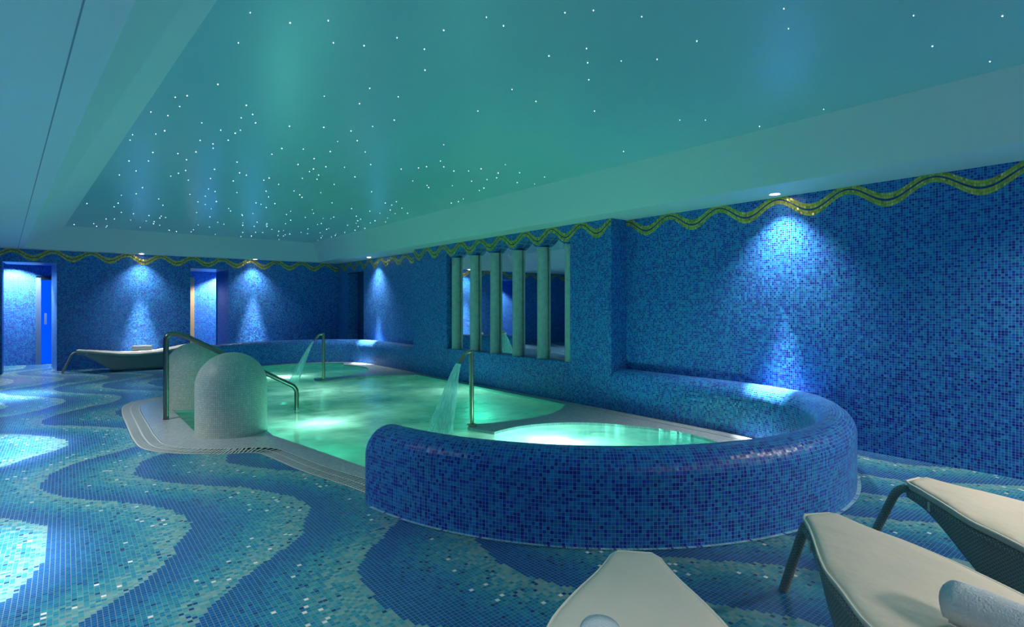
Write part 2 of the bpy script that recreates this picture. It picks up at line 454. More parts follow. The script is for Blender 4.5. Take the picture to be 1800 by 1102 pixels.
# navy panel closing the far right doorway, its colour standing for the dark inside
d = thing('door_3', None, None, (XW + 0.30, (D0 + D1) / 2, 0)); d['kind'] = 'structure'; del_ = None
mb = MB(); mb.box((0, 0, DH / 2), (0.04, D1 - D0 - 0.01, DH - 0.01)); mb.build('dark_inside', M['navy'], d)
mb = MB()
mb.box((-0.29, -(D1 - D0) / 2 + 0.02, DH / 2), (0.03, 0.035, DH - 0.01))
mb.box((-0.29, 0, DH - 0.02), (0.03, D1 - D0 - 0.01, 0.03)); mb.build('frame', M['darkmetal'], d)

# back wall with two openings
A0, A1, AH = -0.98, -0.14, 2.235
B0, B1 = 2.29, 3.11
mb = MB()
mb.poly([[(XL, 0), (A0, 0), (A0, AH), (A1, AH), (A1, 0), (B0, 0), (B0, AH), (B1, AH), (B1, 0), (XW, 0), (XW, ZS), (XL, ZS)]], mapf=lambda p: (p[0], YB, p[1]), uvf=lambda p: p, up=True)
def rev(a, b, c, d):   # quad with uv from its own edges
    w = math.hypot(b[0] - a[0], b[1] - a[1]) + abs(b[2] - a[2])
    h = (Vector(d) - Vector(a)).length
    mb.add([a, b, c, d], [(0, 0), (w, 0), (w, h), (0, h)])
YC = 16.85                                   # corridor beyond the left opening
rev((A1, YB, 0), (A1 - 0.10, 15.92, 0), (A1 - 0.10, 15.92, AH), (A1, YB, AH))
rev((A0, YB, 0), (A0, 15.3, 0), (A0, 15.3, AH), (A0, YB, AH))
rev((A0, YB, AH), (A1, YB, AH), (A1 - .1, 15.92, AH), (A0, 15.92, AH))
JY, QY = 16.33, 17.3
rev((B0, YB, AH), (B1, YB, AH), (B1, JY, AH), (B0, JY, AH))
rev((B0, YB, 0), (B0, JY, 0), (B0, JY, AH), (B0, YB, AH))
rev((B1, YB, 0), (B1, JY, 0), (B1, JY, AH), (B1, YB, AH))
rev((B1, JY, 0), (5.2, JY, 0), (5.2, JY, 2.45), (B1, JY, 2.45))
rev((B0, JY, AH), (B1, JY, AH), (B1, JY, 2.45), (B0, JY, 2.45))
rev((1.0, JY, 0), (B0, JY, 0), (B0, JY, 2.45), (1.0, JY, 2.45))
rev((1.0, QY, 0), (5.2, QY, 0), (5.2, QY, 2.45), (1.0, QY, 2.45))
rev((1.0, JY, 0), (1.0, QY, 0), (1.0, QY, 2.45), (1.0, JY, 2.45))
rev((5.2, JY, 0), (5.2, QY, 0), (5.2, QY, 2.45), (5.2, JY, 2.45))
rev((1.0, JY, 2.45), (5.2, JY, 2.45), (5.2, QY, 2.45), (1.0, QY, 2.45))
struct(mb.build('wall_back', M['blue']))
mb = MB()
DX0, DX1, DZ = -0.53, 0.42, 2.03
mb.poly([[(-3.0, 0), (DX0, 0), (DX0, DZ), (DX1, DZ), (DX1, 0), (0.5, 0), (0.5, 2.45), (-3.0, 2.45)]], mapf=lambda p: (p[0], YC, p[1]), uvf=lambda p: p)
mb.add([(0.5, 15.92, 0), (0.5, YC, 0), (0.5, YC, 2.45), (0.5, 15.92, 2.45)], [(0, 0), (1, 0), (1, 2.4), (0, 2.4)])
mb.add([(-3.0, 15.2, 0), (-3.0, YC, 0), (-3.0, YC, 2.45), (-3.0, 15.2, 2.45)], [(0, 0), (1, 0), (1, 2.4), (0, 2.4)])
mb.add([(-3.0, 15.0, 2.45), (0.5, 15.0, 2.45), (0.5, YC, 2.45), (-3.0, YC, 2.45)])
mb.add([(-0.24, 15.92, 0), (0.5, 15.92, 0), (0.5, 15.92, 2.45), (-0.24, 15.92, 2.45)], [(0, 0), (.7, 0), (.7, 2.4), (0, 2.4)])
struct(mb.build('wall_corridor', M['blue']))
# backlit blue glass door in the corridor
d = thing('door_1', None, None, (0, YC, 0)); d['kind'] = 'structure'
d['label'] = 'blue glowing glass door in grey frame beyond the opening'
mb = MB(); mb.box((DX0 + .045, -0.03, 1.0), (.09, .06, 2.0)); mb.box((DX1 - .04, -0.03, 1.0), (.08, .06, 2.0)); mb.build('frame', M['greyframe'], d)
mb = MB(); mb.box(((DX0 + DX1) / 2, -0.03, DZ - .035), (DX1 - DX0 - .2, .05, .07)); mb.build('header', M['darkmetal'], d)
mb = MB(); mb.box(((DX0 + DX1) / 2, 0.0, .98), (DX1 - DX0 - .17, .012, 1.94)); mb.build('glass', M['blueglass'], d)
mb = MB(); mb.box((DX0 + .17, -.06, 1.05), (.045, .03, .26)); mb.box((DX0 + .17, -.03, 1.15), (.03, .05, .03)); mb.box((DX0 + .17, -.03, .95), (.03, .05, .03)); mb.build('door_handle', M['greyframe'], d)
# oak jamb in the second opening, metal corner
mb = MB(); mb.box((2.685, QY - .03, 1.06), (0.10, 0.05, 2.12)); struct(mb.build('trim_1', M['wood']))
mb = MB(); mb.box((B1 - .012, JY - .03, 1.1), (0.02, 0.02, 2.2)); struct(mb.build('trim_2', M['greyframe']))

mb = MB(); mb.poly([[(YF, 0), (YB, 0), (YB, ZS), (YF, ZS)]], mapf=lambda p: (XL, p[0], p[1]), uvf=lambda p: p)
struct(mb.build('wall_left', M['blue']))
mb = MB(); mb.poly([[(XL, 0), (XW, 0), (XW, ZS), (XL, ZS)]], mapf=lambda p: (p[0], YF, p[1]), uvf=lambda p: p)
struct(mb.build('wall_front', M['blue']))

# ceiling: soffit with a raised star field
cb = [(0.53, -2.2), (5.2, -2.2), (5.2, 14.68), (-0.65, 14.68)]
ct = [(0.92, -1.95), (5.0, -1.95), (5.0, 14.5), (-0.01, 14.5)]
mb = MB()
mb.poly([[(XL, YF), (XW, YF), (XW, YB), (XL, YB)], cb], ZS, up=False)
for i in range(4):
    j = (i + 1) % 4
    mb.add([(*cb[i], ZS), (*cb[j], ZS), (*ct[j], ZT), (*ct[i], ZT)])
mb.poly([ct], ZT, 1, up=False)
struct(mb.build('ceiling', [M['paint'], M['starpaint']]))
mb = MB()
a, b = Vector((0.32, -1.5, ZS - 0.001)), Vector((-0.745, 14.9, ZS - 0.001))
n = (b - a).normalized().cross(Vector((0, 0, 1))) * 0.0035
mb.add([a - n, b - n, b + n, a + n]); struct(mb.build('trim_3', plain('ceiling_joint', (0.22, 0.28, 0.36), 0.8)))

# golden wave friezes
def frieze(name, s0, s1, trough, lam, mapf):
    mb = MB(); n = max(8, int((s1 - s0) / 0.02))
    def row(i):
        s = s0 + (s1 - s0) * i / n
        z = wave_z(s, trough, lam)
        k = 0.5 + 0.5 * math.cos(2 * PI * (s - trough) / lam)      # 1 in the trough
        h = 0.047 + 0.014 * k
        return s, z, h
    L = 0
    for i in range(n):
        sa, za, ha = row(i); sb, zb, hb = row(i + 1)
        dl = math.hypot(sb - sa, zb - za)
        for lo, hi, mi in ((-1, -0.16, 0), (-0.16, 0.16, 1), (0.16, 1, 0)):
            q = [(sa, za + ha * lo), (sb, zb + hb * lo), (sb, zb + hb * hi), (sa, za + ha * hi)]
            q = [(p[0], min(p[1], ZS - 0.002)) for p in q]
            vl, vh = (0.021 + (0 if hi > 0.5 else 0.1), 0.059 + (0 if hi > .5 else .1)) if mi == 0 else (0.001, 0.019)
            mb.add([mapf(p) for p in q], [(L, vl), (L + dl, vl), (L + dl, vh), (L, vh)], mi)
        L += dl
    struct(mb.build(name, [M['gold'], M['navy']]))
e = 0.004
frieze('trim_4', YF, P0, 1.146, 0.675, lambda p: (XW - e, p[0], p[1]))
frieze('trim_5', P0, P1, 5.71, 0.60, lambda p: (XP - e, p[0], p[1]))
frieze('trim_6', P1, YB, 14.48, 0.62, lambda p: (XW - e, p[0], p[1]))
frieze('trim_7', XL, XW, -0.516, 0.633, lambda p: (p[0], YB - e, p[1]))

# ------------------------------------------------------------------ mirror and columns
mi = thing('mirror', 'tall mirror behind the row of marble columns, reflecting the back of the room', 'mirror', (XP + DEP - 0.006, (N0 + N1) / 2, NS))
mb = MB(); mb.box((0, 0, (2.42 - NS) / 2 + 0.001), (0.008, N1 - N0 - 0.01, 2.42 - NS)); mb.build('glass', M['mirror'], mi)
H = 2.402 - 0.074 - 0.085 - NS
RCOL = 0.098
def half_shaft():
    mb = MB(); n = 24
    zr = [(0.0, RCOL + 0.005), (0.014, RCOL + 0.005), (0.022, RCOL), (H * .5, RCOL), (H - 0.003, RCOL)]
    rows = [[(-r * math.sin(PI * j / n), r * math.cos(PI * j / n), z) for j in range(n + 1)] for z, r in zr]
    mb.grid(rows, lambda i, j: (j * .013, zr[i][0]))
    mb.add(rows[0][::-1]); mb.add(rows[-1])
    mb.add([rows[0][-1], rows[0][0], rows[-1][0], rows[-1][-1]])
    return mb
proto = None
clab = ['grey-green marble column nearest the dark wall recess, half hidden by the niche edge',
        'grey-green marble column second from the dark wall recess end of the mirror',
        'grey-green marble column third from the dark wall recess end of the mirror',
        'grey-green marble column fourth from the dark wall recess, third from the mirror\'s far end',
        'grey-green marble column directly behind the near water spout, second from the far end',
        'grey-green marble column at the far end of the mirror, beside dark niche edge']
for i in range(6):
    if proto is None:
        o = half_shaft().build('marble_column', M['marble'], smooth=True); proto = o
    else:
        o = proto.copy(); COL.objects.link(o)
    o.location = (XP + DEP - 0.016, 5.71 + 0.6 * i, NS + 0.001)
    tag(o, clab[i], 'column', 'marble columns in front of the mirror')

# ------------------------------------------------------------------ pool
OLI = offset(OL, 0.21)
OI = CPATH + [mir(p) for p in CPATH[::-1]] + OLI[::-1][1:-1]
mb = MB(); mb.poly([OI, W], 0.0)
for sl in (slice(0, 4), slice(-4, None)):
    mb.poly([OL[sl] + OLI[sl][::-1]], 0.0)
tag(mb.build('pool_coping', M['coping']), 'pale mosaic coping around the water, widening to a rounded apron at the steps', 'pool edge')
mb = MB()
DB = -1.05
L = 0
n = len(W)
for i in range(n):
    a, b = W[i], W[(i + 1) % n]
    dl = math.hypot(b[0] - a[0], b[1] - a[1])
    mb.add([(*b, -0.001), (*a, -0.001), (*a, DB), (*b, DB)], [(L + dl, 0), (L, 0), (L, DB), (L + dl, DB)]); L += dl
mb.poly([W], DB)
bs = struct(mb.build('floor_pool', M['basin']))
# steps down from the apron
mb = MB()
for k in range(3):
    mb.box((1.09 + 0.15 + 0.3 * k, 7.64, -0.12 - 0.22 * k - 0.5), (0.30, 1.9, 1.0 - 0.001))
st = mb.build('steps', M['white_tile'], bs)
inset = [(p[0], p[1]) for p in W]
mb = MB(); mb.poly([inset], -0.030)
tag(mb.build('pool_water', M['water']), 'green lit bubbling water filling the pool', 'water', kind='stuff')

# low ledges that part the two round spas from the pool, just at water level
def ledge(flip, label):
    f = mir if flip else (lambda p: p)
    up = [(3.52, 5.18), (3.62, 5.30), (3.85, 5.23), (4.20, 5.16), (4.6, 5.16), (5.0, 5.28), (5.38, 5.55)]
    lo = []
    for i in range(25):
        a = math.radians(108 - 150 * i / 24)
        r = 1.10 + 0.30 * max(0, i - 14) / 10
        lo.append((CX + 0.05 + r * math.cos(a), CY - 0.05 + r * math.sin(a)))
    out = [p for p in offset(CPATH, -0.3095) if p[0] > lo[-1][0] + 0.12 and p[1] < 5.5 and p[1] > lo[-1][1] - 0.75]
    loop = smooth_path(up, 5) + out[::-1] + lo[::-1]
    loop = [f(p) for p in loop]
    area = sum(a[0] * b[1] - b[0] * a[1] for a, b in zip(loop, loop[1:] + loop[:1]))
    if area < 0: loop.reverse()
    mb = MB(); mb.poly([loop], -0.004)
    for a, b in zip(loop, loop[1:] + loop[:1]):
        mb.add([(*a, -0.004), (*a, -0.7), (*b, -0.7), (*b, -0.004)])
    tag(mb.build('spa_ledge', M['coping']), label, 'pool ledge', 'curved ledges parting the spas from the pool')
ledge(False, 'curved grey ledge at water level under the near water spout, beside the big curved wall')
ledge(True, 'curved grey ledge at water level under the far water spout')

# drain grating along the outer edge of coping and apron
mb = MB()
ol = OL
dist = [0]
for a, b in zip(ol, ol[1:]): dist.append(dist[-1] + math.hypot(b[0] - a[0], b[1] - a[1]))
def at_len(d):
    for i in range(len(ol) - 1):
        if dist[i + 1] >= d:
            t = (d - dist[i]) / max(1e-9, dist[i + 1] - dist[i])
            p = Vector(ol[i]).lerp(Vector(ol[i + 1]), t)
            a = Vector(ol[max(i - 1, 0)]); b = Vector(ol[min(i + 2, len(ol) - 1)])
            return p, (b - a).normalized()
    return Vector(ol[-1]), (Vector(ol[-1]) - Vector(ol[-2])).normalized()
inw = lambda t: Vector((t.y, -t.x))        # towards the pool
T = dist[-1]
rows = []
for i in range(201):
    p, t = at_len(0.14 + (T - 0.28) * i / 200); nrm = inw(t)
    a = p; b = p + nrm * 0.21
    rows.append([(a.x, a.y, 0.0), (a.x, a.y, -0.014), (b.x, b.y, -0.014), (b.x, b.y, 0.0)])
mb.grid(rows, mi=1, flip=True)
for wdt in (0.012, 0.105, 0.198):
    rr = []
    for i in range(201):
        p, t = at_len(0.14 + (T - 0.28) * i / 200); nrm = inw(t)
        a = p + nrm * (wdt - 0.007); b = p + nrm * (wdt + 0.007)
        rr.append([(a.x, a.y, 0.002), (b.x, b.y, 0.002)])
    mb.grid(rr, mi=0, flip=True)
d = 0.16
while d < T - 0.16:
    p, t = at_len(d); nrm = inw(t); c = p + nrm * 0.105
    mb.box((c.x, c.y, -0.002), (0.015, 0.20, 0.005), 0, math.atan2(t.y, t.x))
    d += 0.033
tag(mb.build('drain_grate', [M['grate'], M['channel']], merge=False), 'white slatted overflow grating following the outer edge of the pool apron', 'drain grate')

# curved parapets
def parapet(flip, label):
    path = centre_path(4.859 if not flip else 5.149)
    R, HZ = 0.147, 0.39
    # rounded free end: extra rings
    prof = []
    for z in (0.0, 0.1, 0.2, 0.3): prof.append((R, z))
    for i in range(13):
        a = PI * i / 12
        prof.append((R * math.cos(a), HZ + R * math.sin(a)))
    for z in (0.3, 0.2, 0.1, -0.03): prof.append((-R, z))
    lens = [0]
    for a, b in zip(prof, prof[1:]): lens.append(lens[-1] + math.hypot(b[0] - a[0], b[1] - a[1]))
    P = [Vector(p) for p in path]
    rings = []; along = []
    t0 = (P[0] - P[1]).normalized(); er = 0.11
    Hd = HZ + R
    def ring(p, t, drop, shrink=1.0):
        nx, ny = t.y, -t.x
        r = []
        for o, z in prof:
            zz = z if z <= 0.2 else min(z, 0.2 + (z - 0.2) * (Hd - drop - 0.2) / (Hd - 0.2))
            q = (p.x + nx * o * shrink, p.y + ny * o * shrink, zz)
            if flip: q = (q[0], 2 * YM - q[1], q[2])
            r.append(q)
        return r
    ac = 0
    for k in range(6, 0, -1):
        a = (PI / 2) * k / 6
        p = P[0] + t0 * er * math.sin(a); rings.append(ring(p, -t0, er * (1 - math.cos(a)), 1 - 0.12 * (1 - math.cos(a)))); along.append(-er * math.sin(a))
    for i, p in enumerate(P):
        if i: ac += (p - P[i - 1]).length
        t = (P[min(i + 1, len(P) - 1)] - P[max(i - 1, 0)]).normalized()
        rings.append(ring(p, t, 0)); along.append(ac)
    root = thing('pool_parapet', label, 'low wall', (0, 0, 0), 0, 'curved mosaic walls at the pool ends')
    mb = MB()
    mb.grid(rings, lambda i, j: (along[i] * 1.07, lens[j]), flip=flip)
    mb.add(rings[0][::1] if flip else rings[0][::-1], [(p[0] * .7 + p[1] * .7, p[2]) for p in (rings[0] if flip else rings[0][::-1])])
    mb.build('wall_body', M['blue'], root, smooth=True)
    # one row of pale tiles on the floor along the foot
    mb = MB(); L = 0; k = 53
    o1 = offset(path, R + 0.001); o2 = offset(path, R + 0.024)
    for i in range(k):
        a, b, c, dd = o1[i], o1[i + 1], o2[i + 1], o2[i]
        dl = math.hypot(b[0] - a[0], b[1] - a[1])
        q = [dd, c, b, a]
        if flip: q = [mir(p) for p in q][::-1]
        mb.add([(*p, 0.004) for p in q], [(L, 0.0005), (L + dl, 0.0005), (L + dl, 0.0211), (L, 0.0211)]); L += dl
    s = mb.build('base_strip', M['strip'], root); s['label'] = 'row of pale tiles along the foot'
    return root
parapet(False, 'big curved low wall of blue mosaic with rounded top, facing the loungers')
parapet(True, 'far curved low wall of blue mosaic behind the far water spout')

# white mosaic domes
def dome(loc, label):
    R, HC, p = 0.352, 0.505, 0.0216
    mb = MB(); n = 48
    nt = round(2 * PI * R / p)
    zs = [-0.0, 0.06, 0.12, 0.25, 0.38, HC]
    rows = [[(R * math.cos(2 * PI * j / n), R * math.sin(2 * PI * j / n), z) for j in range(n)] for z in zs]
    mb.grid(rows, lambda i, j: (nt * p * j / n, zs[i]), closed=True)
    m = int(R * PI / 2 / p)
    base = math.ceil(HC / p + 2)
    for i in range(m):
        a0, a1 = PI / 2 * i / m, PI / 2 * (i + 1) / m
        r0, r1 = R * math.cos(a0), R * math.cos(a1)
        z0, z1 = HC + R * math.sin(a0), HC + R * math.sin(a1)
        k = max(3, round(2 * PI * (r0 + r1) / 2 / p)); off = (i % 2) * 0.5 + i * 7.0
        for j in range(n):
            c0, s0, c1, s1 = math.cos(2*PI*j/n), math.sin(2*PI*j/n), math.cos(2*PI*(j+1)/n), math.sin(2*PI*(j+1)/n)
            u0, u1 = (k * j / n + off) * p, (k * (j + 1) / n + off) * p
            v0, v1 = (base + i) * p + 1e-4, (base + i + 1) * p - 1e-4
            q = [(r0*c0, r0*s0, z0), (r0*c1, r0*s1, z0), (r1*c1, r1*s1, z1), (r1*c0, r1*s0, z1)]
            u = [(u0, v0), (u1, v0), (u1, v1), (u0, v1)]
            if i == m - 1: q = q[:3]; u = u[:3]
            mb.add(q, u)
    o = mb.build('mosaic_bollard', M['white_tile'], smooth=True)
    o.location = loc
    tag(o, label, 'bollard', 'domed white bollards at the pool steps')
dome((1.407, 6.62, 0), 'front domed bollard of white mosaic, standing whole before the handrail')
dome((1.375, 8.64, 0), 'rear domed bollard of white mosaic, partly hidden behind the handrail and front bollard')

# ------------------------------------------------------------------ handrail
def bend(pts, r, n=7):
    out = [Vector(pts[0])]
    for i in range(1, len(pts) - 1):
        p = Vector(pts[i]); a = (Vector(pts[i - 1]) - p).normalized(); b = (Vector(pts[i + 1]) - p).normalized()
        A = p + a * r; B = p + b * r
        for k in range(n + 1):
            t = k / n
            out.append((1 - t) ** 2 * A + 2 * t * (1 - t) * p + t * t * B)
    out.append(Vector(pts[-1]))
    return out
hr = thing('handrail', 'bent steel handrail running from the apron down into the pool', 'handrail', (0, 0, 0))
mb = MB(); mb.tube(bend([(0.94, 7.80, 0.0), (0.94, 7.80, 1.03), (1.10, 7.80, 1.015), (2.46, 7.77, 0.245), (2.46, 7.77, -0.85)], 0.085), 0.030, 16)
mb.build('rail', M['steel'], hr, smooth=True)
mb = MB(); mb.tube([(0.94, 7.80, 0.001), (0.94, 7.80, 0.006)], 0.036, 20); mb.build('base_collar', M['steel'], hr, smooth=True)

# ------------------------------------------------------------------ water spouts and streams
def spout(loc, aim, label, slabel, reach=0.235):
    r = thing('water_spout', label, 'water spout', loc, aim, 'pool water spouts')
    mb = MB(); mb.tube(bend([(0, 0, 0.02), (0, 0, 0.855), (0.13, 0, 0.825)], 0.03, 5)[:-1] if False else [(0, 0, 0.015), (0, 0, 0.865)], 0.026, 16); mb.build('pole', M['bronze'], r, smooth=True)
    mb = lathe([(0.0, 0.0), (0.058, 0.0), (0.058, 0.014), (0.046, 0.026), (0.028, 0.03), (0.0, 0.03)], 24)
    fl = mb.build('flange', M['bronze'], r, smooth=True)
    mb = MB(); mb.tube(bend([(0.0, 0, 0.845), (0.085, 0, 0.835), (0.115, 0, 0.775)], 0.03, 6), 0.019, 12); mb.build('arm', M['bronze'], r, smooth=True)
    # fan nozzle: round throat spreading to a flat mouth
    rows = []
    for i in range(7):
        t = i / 6
        c = Vector((0.100 + 0.058 * t, 0, 0.815 - 0.085 * t))
        hw = 0.020 + 0.036 * t; th = 0.020 - 0.007 * t
        ax = Vector((0.085, 0, 0.058)).normalized()
        rows.append([tuple(c + Vector((0, 1, 0)) * hw * math.cos(2*PI*j/16) + ax * th * math.sin(2*PI*j/16)) for j in range(16)])
    mb = MB(); mb.grid(rows, closed=True); mb.grid(rows[::-1], closed=True); mb.build('nozzle', M['brown'], r, smooth=True)
    # falling fan of water: closed, widening, rippled
    rows = []; ni, nj = 44, 40
    for i in range(ni + 1):
        t = i / ni
        x = 0.172 + reach * t ** 0.95; z = 0.716 - 0.742 * t ** 1.12
        hw = 0.050 + 0.160 * t; th = 0.012 + 0.075 * t
        ax = Vector((0.85, 0, 0.35 * (1 - t))).normalized()
        row = []
        for j in range(nj):
            a = 2 * PI * j / nj
            rip = 1 + t * (0.10 * math.sin(5 * a + 9 * t) + 0.07 * math.sin(13 * a - 15 * t))
            row.append(tuple(Vector((x, 0, z)) + Vector((0, 1, 0)) * hw * math.cos(a) * rip + ax * th * math.sin(a) * rip))
        rows.append(row)
    mb = MB(); mb.grid(rows, lambda i, j: (2.0 * j / nj, i / ni), closed=True)
    o = mb.build('water_stream', M['stream'], smooth=180)
    o.location = loc; o.rotation_euler = (0, 0, aim)
    tag(o, slabel, 'water stream', 'streams falling from the spouts')
spout((3.60, 5.23, -0.004), math.radians(178), 'near bronze water spout on the ledge by the big curved wall', 'fan of water falling from the near spout, behind the big curved wall')
spout((3.66, 10.05, -0.004), math.radians(158), 'far bronze water spout standing in the pool before the far curved wall', 'narrow fan of water falling from the far spout', 0.34)

# ------------------------------------------------------------------ loungers
LEN = 1.98
def lerp_tab(tab, s):
    for (a, va), (b, vb) in zip(tab, tab[1:]):
        if s <= b:
            t = (s - a) / (b - a); t = max(0, min(1, t)); t = t * t * (3 - 2 * t) * 0.35 + t * 0.65
            return va + (vb - va) * t
    return tab[-1][1]
ZT_ = [(0, .412), (0.2, .388), (.41, .360), (.75, .318), (1.0, .305), (1.36, .325), (1.6, .370), (LEN, .44)]
WT_ = [(0, .062), (0.03, .085), (.41, .268), (.64, .325), (1.0, .345), (1.45, .325), (1.8, .24), (LEN, .16)]
KT_ = [(0.0, .38), (0.10, .35), (.60, .02), (1.55, .02), (1.9, .36), (LEN, .43)]
def make_lounger():
    root = thing('sun_lounger', 'x', 'lounger', (0, 0, 0), 0, 'cream loungers')
    ss = [LEN * i / 60 for i in range(61)]
    # mattress: rounded slab
    rows = []
    m = 24
    for i, s in enumerate(ss):
        w = lerp_tab(WT_, s); z = lerp_tab(ZT_, s)
        endk = min(1, min(s, LEN - s) / 0.03); endk = math.sqrt(max(0, 1 - (1 - endk) ** 2))
        th = 0.030 * (0.25 + 0.75 * endk)
        w2 = w * (0.86 + 0.14 * endk)
        row = []
        for j in range(m):
            a = 2 * PI * j / m
            c, sn = math.cos(a), math.sin(a)
            px = w2 * math.copysign(abs(c) ** 0.35, c)
            pz = z + 0.030 + th * math.copysign(abs(sn) ** 0.6, sn)
            row.append((-s, px, pz))
        rows.append(row)
    mb = MB(); mb.grid(rows, lambda i, j: (ss[i], j * .03), closed=True)
    mb.add(rows[0][::-1]); mb.add(rows[-1])
    mat = mb.build('mattress', M['cushion'], root, smooth=60)
    # piping around the rim
    rim = [(-s, lerp_tab(WT_, s) * (0.997 if 0.03 < s < LEN - .03 else 0.9) + 0.003, lerp_tab(ZT_, s) + 0.042) for s in ss]
    loop = rim + [(p[0], -p[1], p[2]) for p in rim[::-1]]
    loop.append(loop[0])
    mb = MB(); mb.tube(loop, 0.0055, 6, cap=False); mb.build('piping', M['piping'], mat, smooth=True)
    # hull of woven wicker
    rows = []; acc = []
    for i, s in enumerate(ss):
        w = lerp_tab(WT_, s) * 0.94; z = lerp_tab(ZT_, s) - 0.012; kz = min(lerp_tab(KT_, s), z - 0.03)
        wb = w * (0.94 - 0.12 * (z - kz) / 0.4)
        row = [(-s, w, z)]
        for t in (0.25, 0.5, 0.75, 0.95): row.append((-s, w + (wb - w) * t, z + (kz - z) * t))
        row += [(-s, wb * .96, kz), (-s, 0, kz), (-s, -wb * .96, kz)]
        for t in (0.95, 0.75, 0.5, 0.25): row.append((-s, -(w + (wb - w) * t), z + (kz - z) * t))
        row += [(-s, -w, z)]
        rows.append(row)
    def uvf(i, j):
        p = rows[min(i, 60)][min(j, len(rows[0]) - 1)]
        return (ss[min(i, 60)], p[2] if abs(p[1]) > 1e-6 and j not in (6,) else p[2] + .2)
    mb = MB(); mb.grid(rows, uvf)
    mb.grid([[r[0] for r in rows], [r[-1] for r in rows]], lambda i, j: (ss[min(j, 60)], i * .6), flip=True)
    mb.build('wicker_hull', M['wicker'], root, smooth=50)
    # wrapped rim tubes running out into the head leg
    for sg in (1, -1):
        path = [(-s, sg * (lerp_tab(WT_, s) * 0.95), lerp_tab(ZT_, s) - 0.006) for s in ss[1:-1:2]]
        mb = MB(); mb.tube(path, 0.015, 8); mb.build('rim_tube', M['wicker'], root, smooth=True)
    mb = MB(); mb.tube(bend([(-0.30, 0, 0.350), (0.06, 0, 0.418), (0.235, 0, 0.002)], 0.09, 8), 0.0215, 14); mb.build('leg', M['wicker'], root, smooth=True)
    for sg in (1, -1):
        mb = MB(); mb.box((-0.15, sg * 0.150, 0.385), (0.010, 0.006, 0.045), 0, 0); mb.build('tie', M['piping'], root)
    return root
def copy_tree(o, parent=None):
    c = o.copy(); COL.objects.link(c)
    if parent is not None: c.parent = parent
    for ch in list(o.children): copy_tree(ch, c)
    return c
LO = [
    (1.645, 1.325, math.atan2(.66, .75), 'cream lounger facing the curved wall, head end rising in the middle of the room edge, leg hidden'),
    (2.57, 1.07, math.atan2(.87, .50), 'cream lounger with a thick white towel and an arched wicker leg'),
    (3.47, 0.97, math.atan2(.98, .20), 'cream lounger nearest the plain blue wall, without a towel'),
    (0.18, 14.30, PI, 'far cream lounger along the back wall, holding a rolled towel'),
]
LO[0] = (*LO[0][:3], 'cream lounger pointing straight at the big curved wall, its leg hidden')
pr = make_lounger()
lounger = []
for i, (x, y, a, lab) in enumerate(LO):
    o = pr if i == 0 else copy_tree(pr)
    o.location = (x, y, 0); o.rotation_euler = (0, 0, a); tag(o, lab, 'lounger', 'cream wicker loungers')
    lounger.append(o)

# ------------------------------------------------------------------ towels: rolled, with a spiral end
def towel(loc, rz, length, r, label, pitch=0.0):
    mb = MB(); n = 90; turns = 3.2
    sp = []
    for i in range(n + 1):
        t = i / n
        a = -PI / 2 + 2 * PI * turns * (t - 1); rr = r * (0.12 + 0.88 * t)
        sp.append((rr * math.cos(a), rr * math.sin(a) * (1.0 if math.sin(a) > 0 else .9)))
    nl = 10
    rows = []
    for k in range(nl + 1):
        x = length * (k / nl - 0.5)
        wob = 1 + 0.02 * math.sin(5 * k)
        edge = 1 - 0.05 * (abs(2 * k / nl - 1) ** 8)
        rows.append([(x + 0.004 * math.sin(3 * i * .21), p[0] * wob * edge, r * 0.92 + p[1] * wob * edge) for i, p in enumerate(sp)])
    mb.grid(rows, lambda i, j: (j * .01, i * .04))
    o = mb.build('towel', M['towel'], smooth=60)
    md = o.modifiers.new('thickness', 'SOLIDIFY'); md.thickness = r * 0.22; md.offset = -1
    o.location = loc; o.rotation_euler = (0, pitch, rz)
    tag(o, label, 'towel', 'white towels on the loungers')
    return o
def on_lounger(i, s, side=0.0):
    x, y, a, _ = LO[i]
    z = max(lerp_tab(ZT_, s + d) for d in (-.19, 0, .19)) + 0.0625
    return (x - s * math.cos(a) - side * math.sin(a), y - s * math.sin(a) + side * math.cos(a), z)
towel(on_lounger(0, 0.76, 0.10), LO[0][2] + 0.12, 0.38, 0.072, 'white towel, only its corner showing, on the lounger pointing straight at the curved wall')
towel(on_lounger(1, 0.90, 0.03), LO[1][2] + 0.35, 0.40, 0.078, 'thick white rolled towel on the lounger with the arched leg')
towel(on_lounger(3, 1.10, 0.02), PI, 0.36, 0.070, 'small white towel roll on the far lounger by the back wall')

# ------------------------------------------------------------------ downlights
def downlight(x, y, z, energy, label=None, cone=100, blend=0.8, color=(1.0, 0.97, 0.92), size=0.04, show=True, narrow=None, ncone=40):
    r = thing('downlight', label, 'ceiling light', (x, y, z), 0, 'recessed ceiling downlights')
    if show:
        mb = lathe([(0.045, -0.001), (0.056, -0.006), (0.060, -0.001)], 24); mb.build('trim_ring', M['whitetrim'], r, smooth=True)
        mb = lathe([(0.0, -0.008), (0.030, -0.007), (0.044, -0.004), (0.044, -0.001), (0.0, -0.0005)], 24); mb.build('lens', M['lamp'], r)
    for en, cn in ((energy, cone), (narrow, ncone)):
        if not en: continue
        l = bpy.data.lights.new('downlight_beam', 'SPOT'); l.energy = en; l.spot_size = math.radians(cn); l.spot_blend = blend
        l.color = color; l.shadow_soft_size = size
        o = bpy.data.objects.new('downlight_beam', l); link(o, r); o.location = (0, 0, -0.02)
    return r
COOL = (0.92, 0.97, 1.0)
def wall_light(x, y, lab, k=1.0, nc=28):
    downlight(x, y, ZS, 105 * k, lab, 104, 1.0, COOL, narrow=1500 * k, ncone=nc)
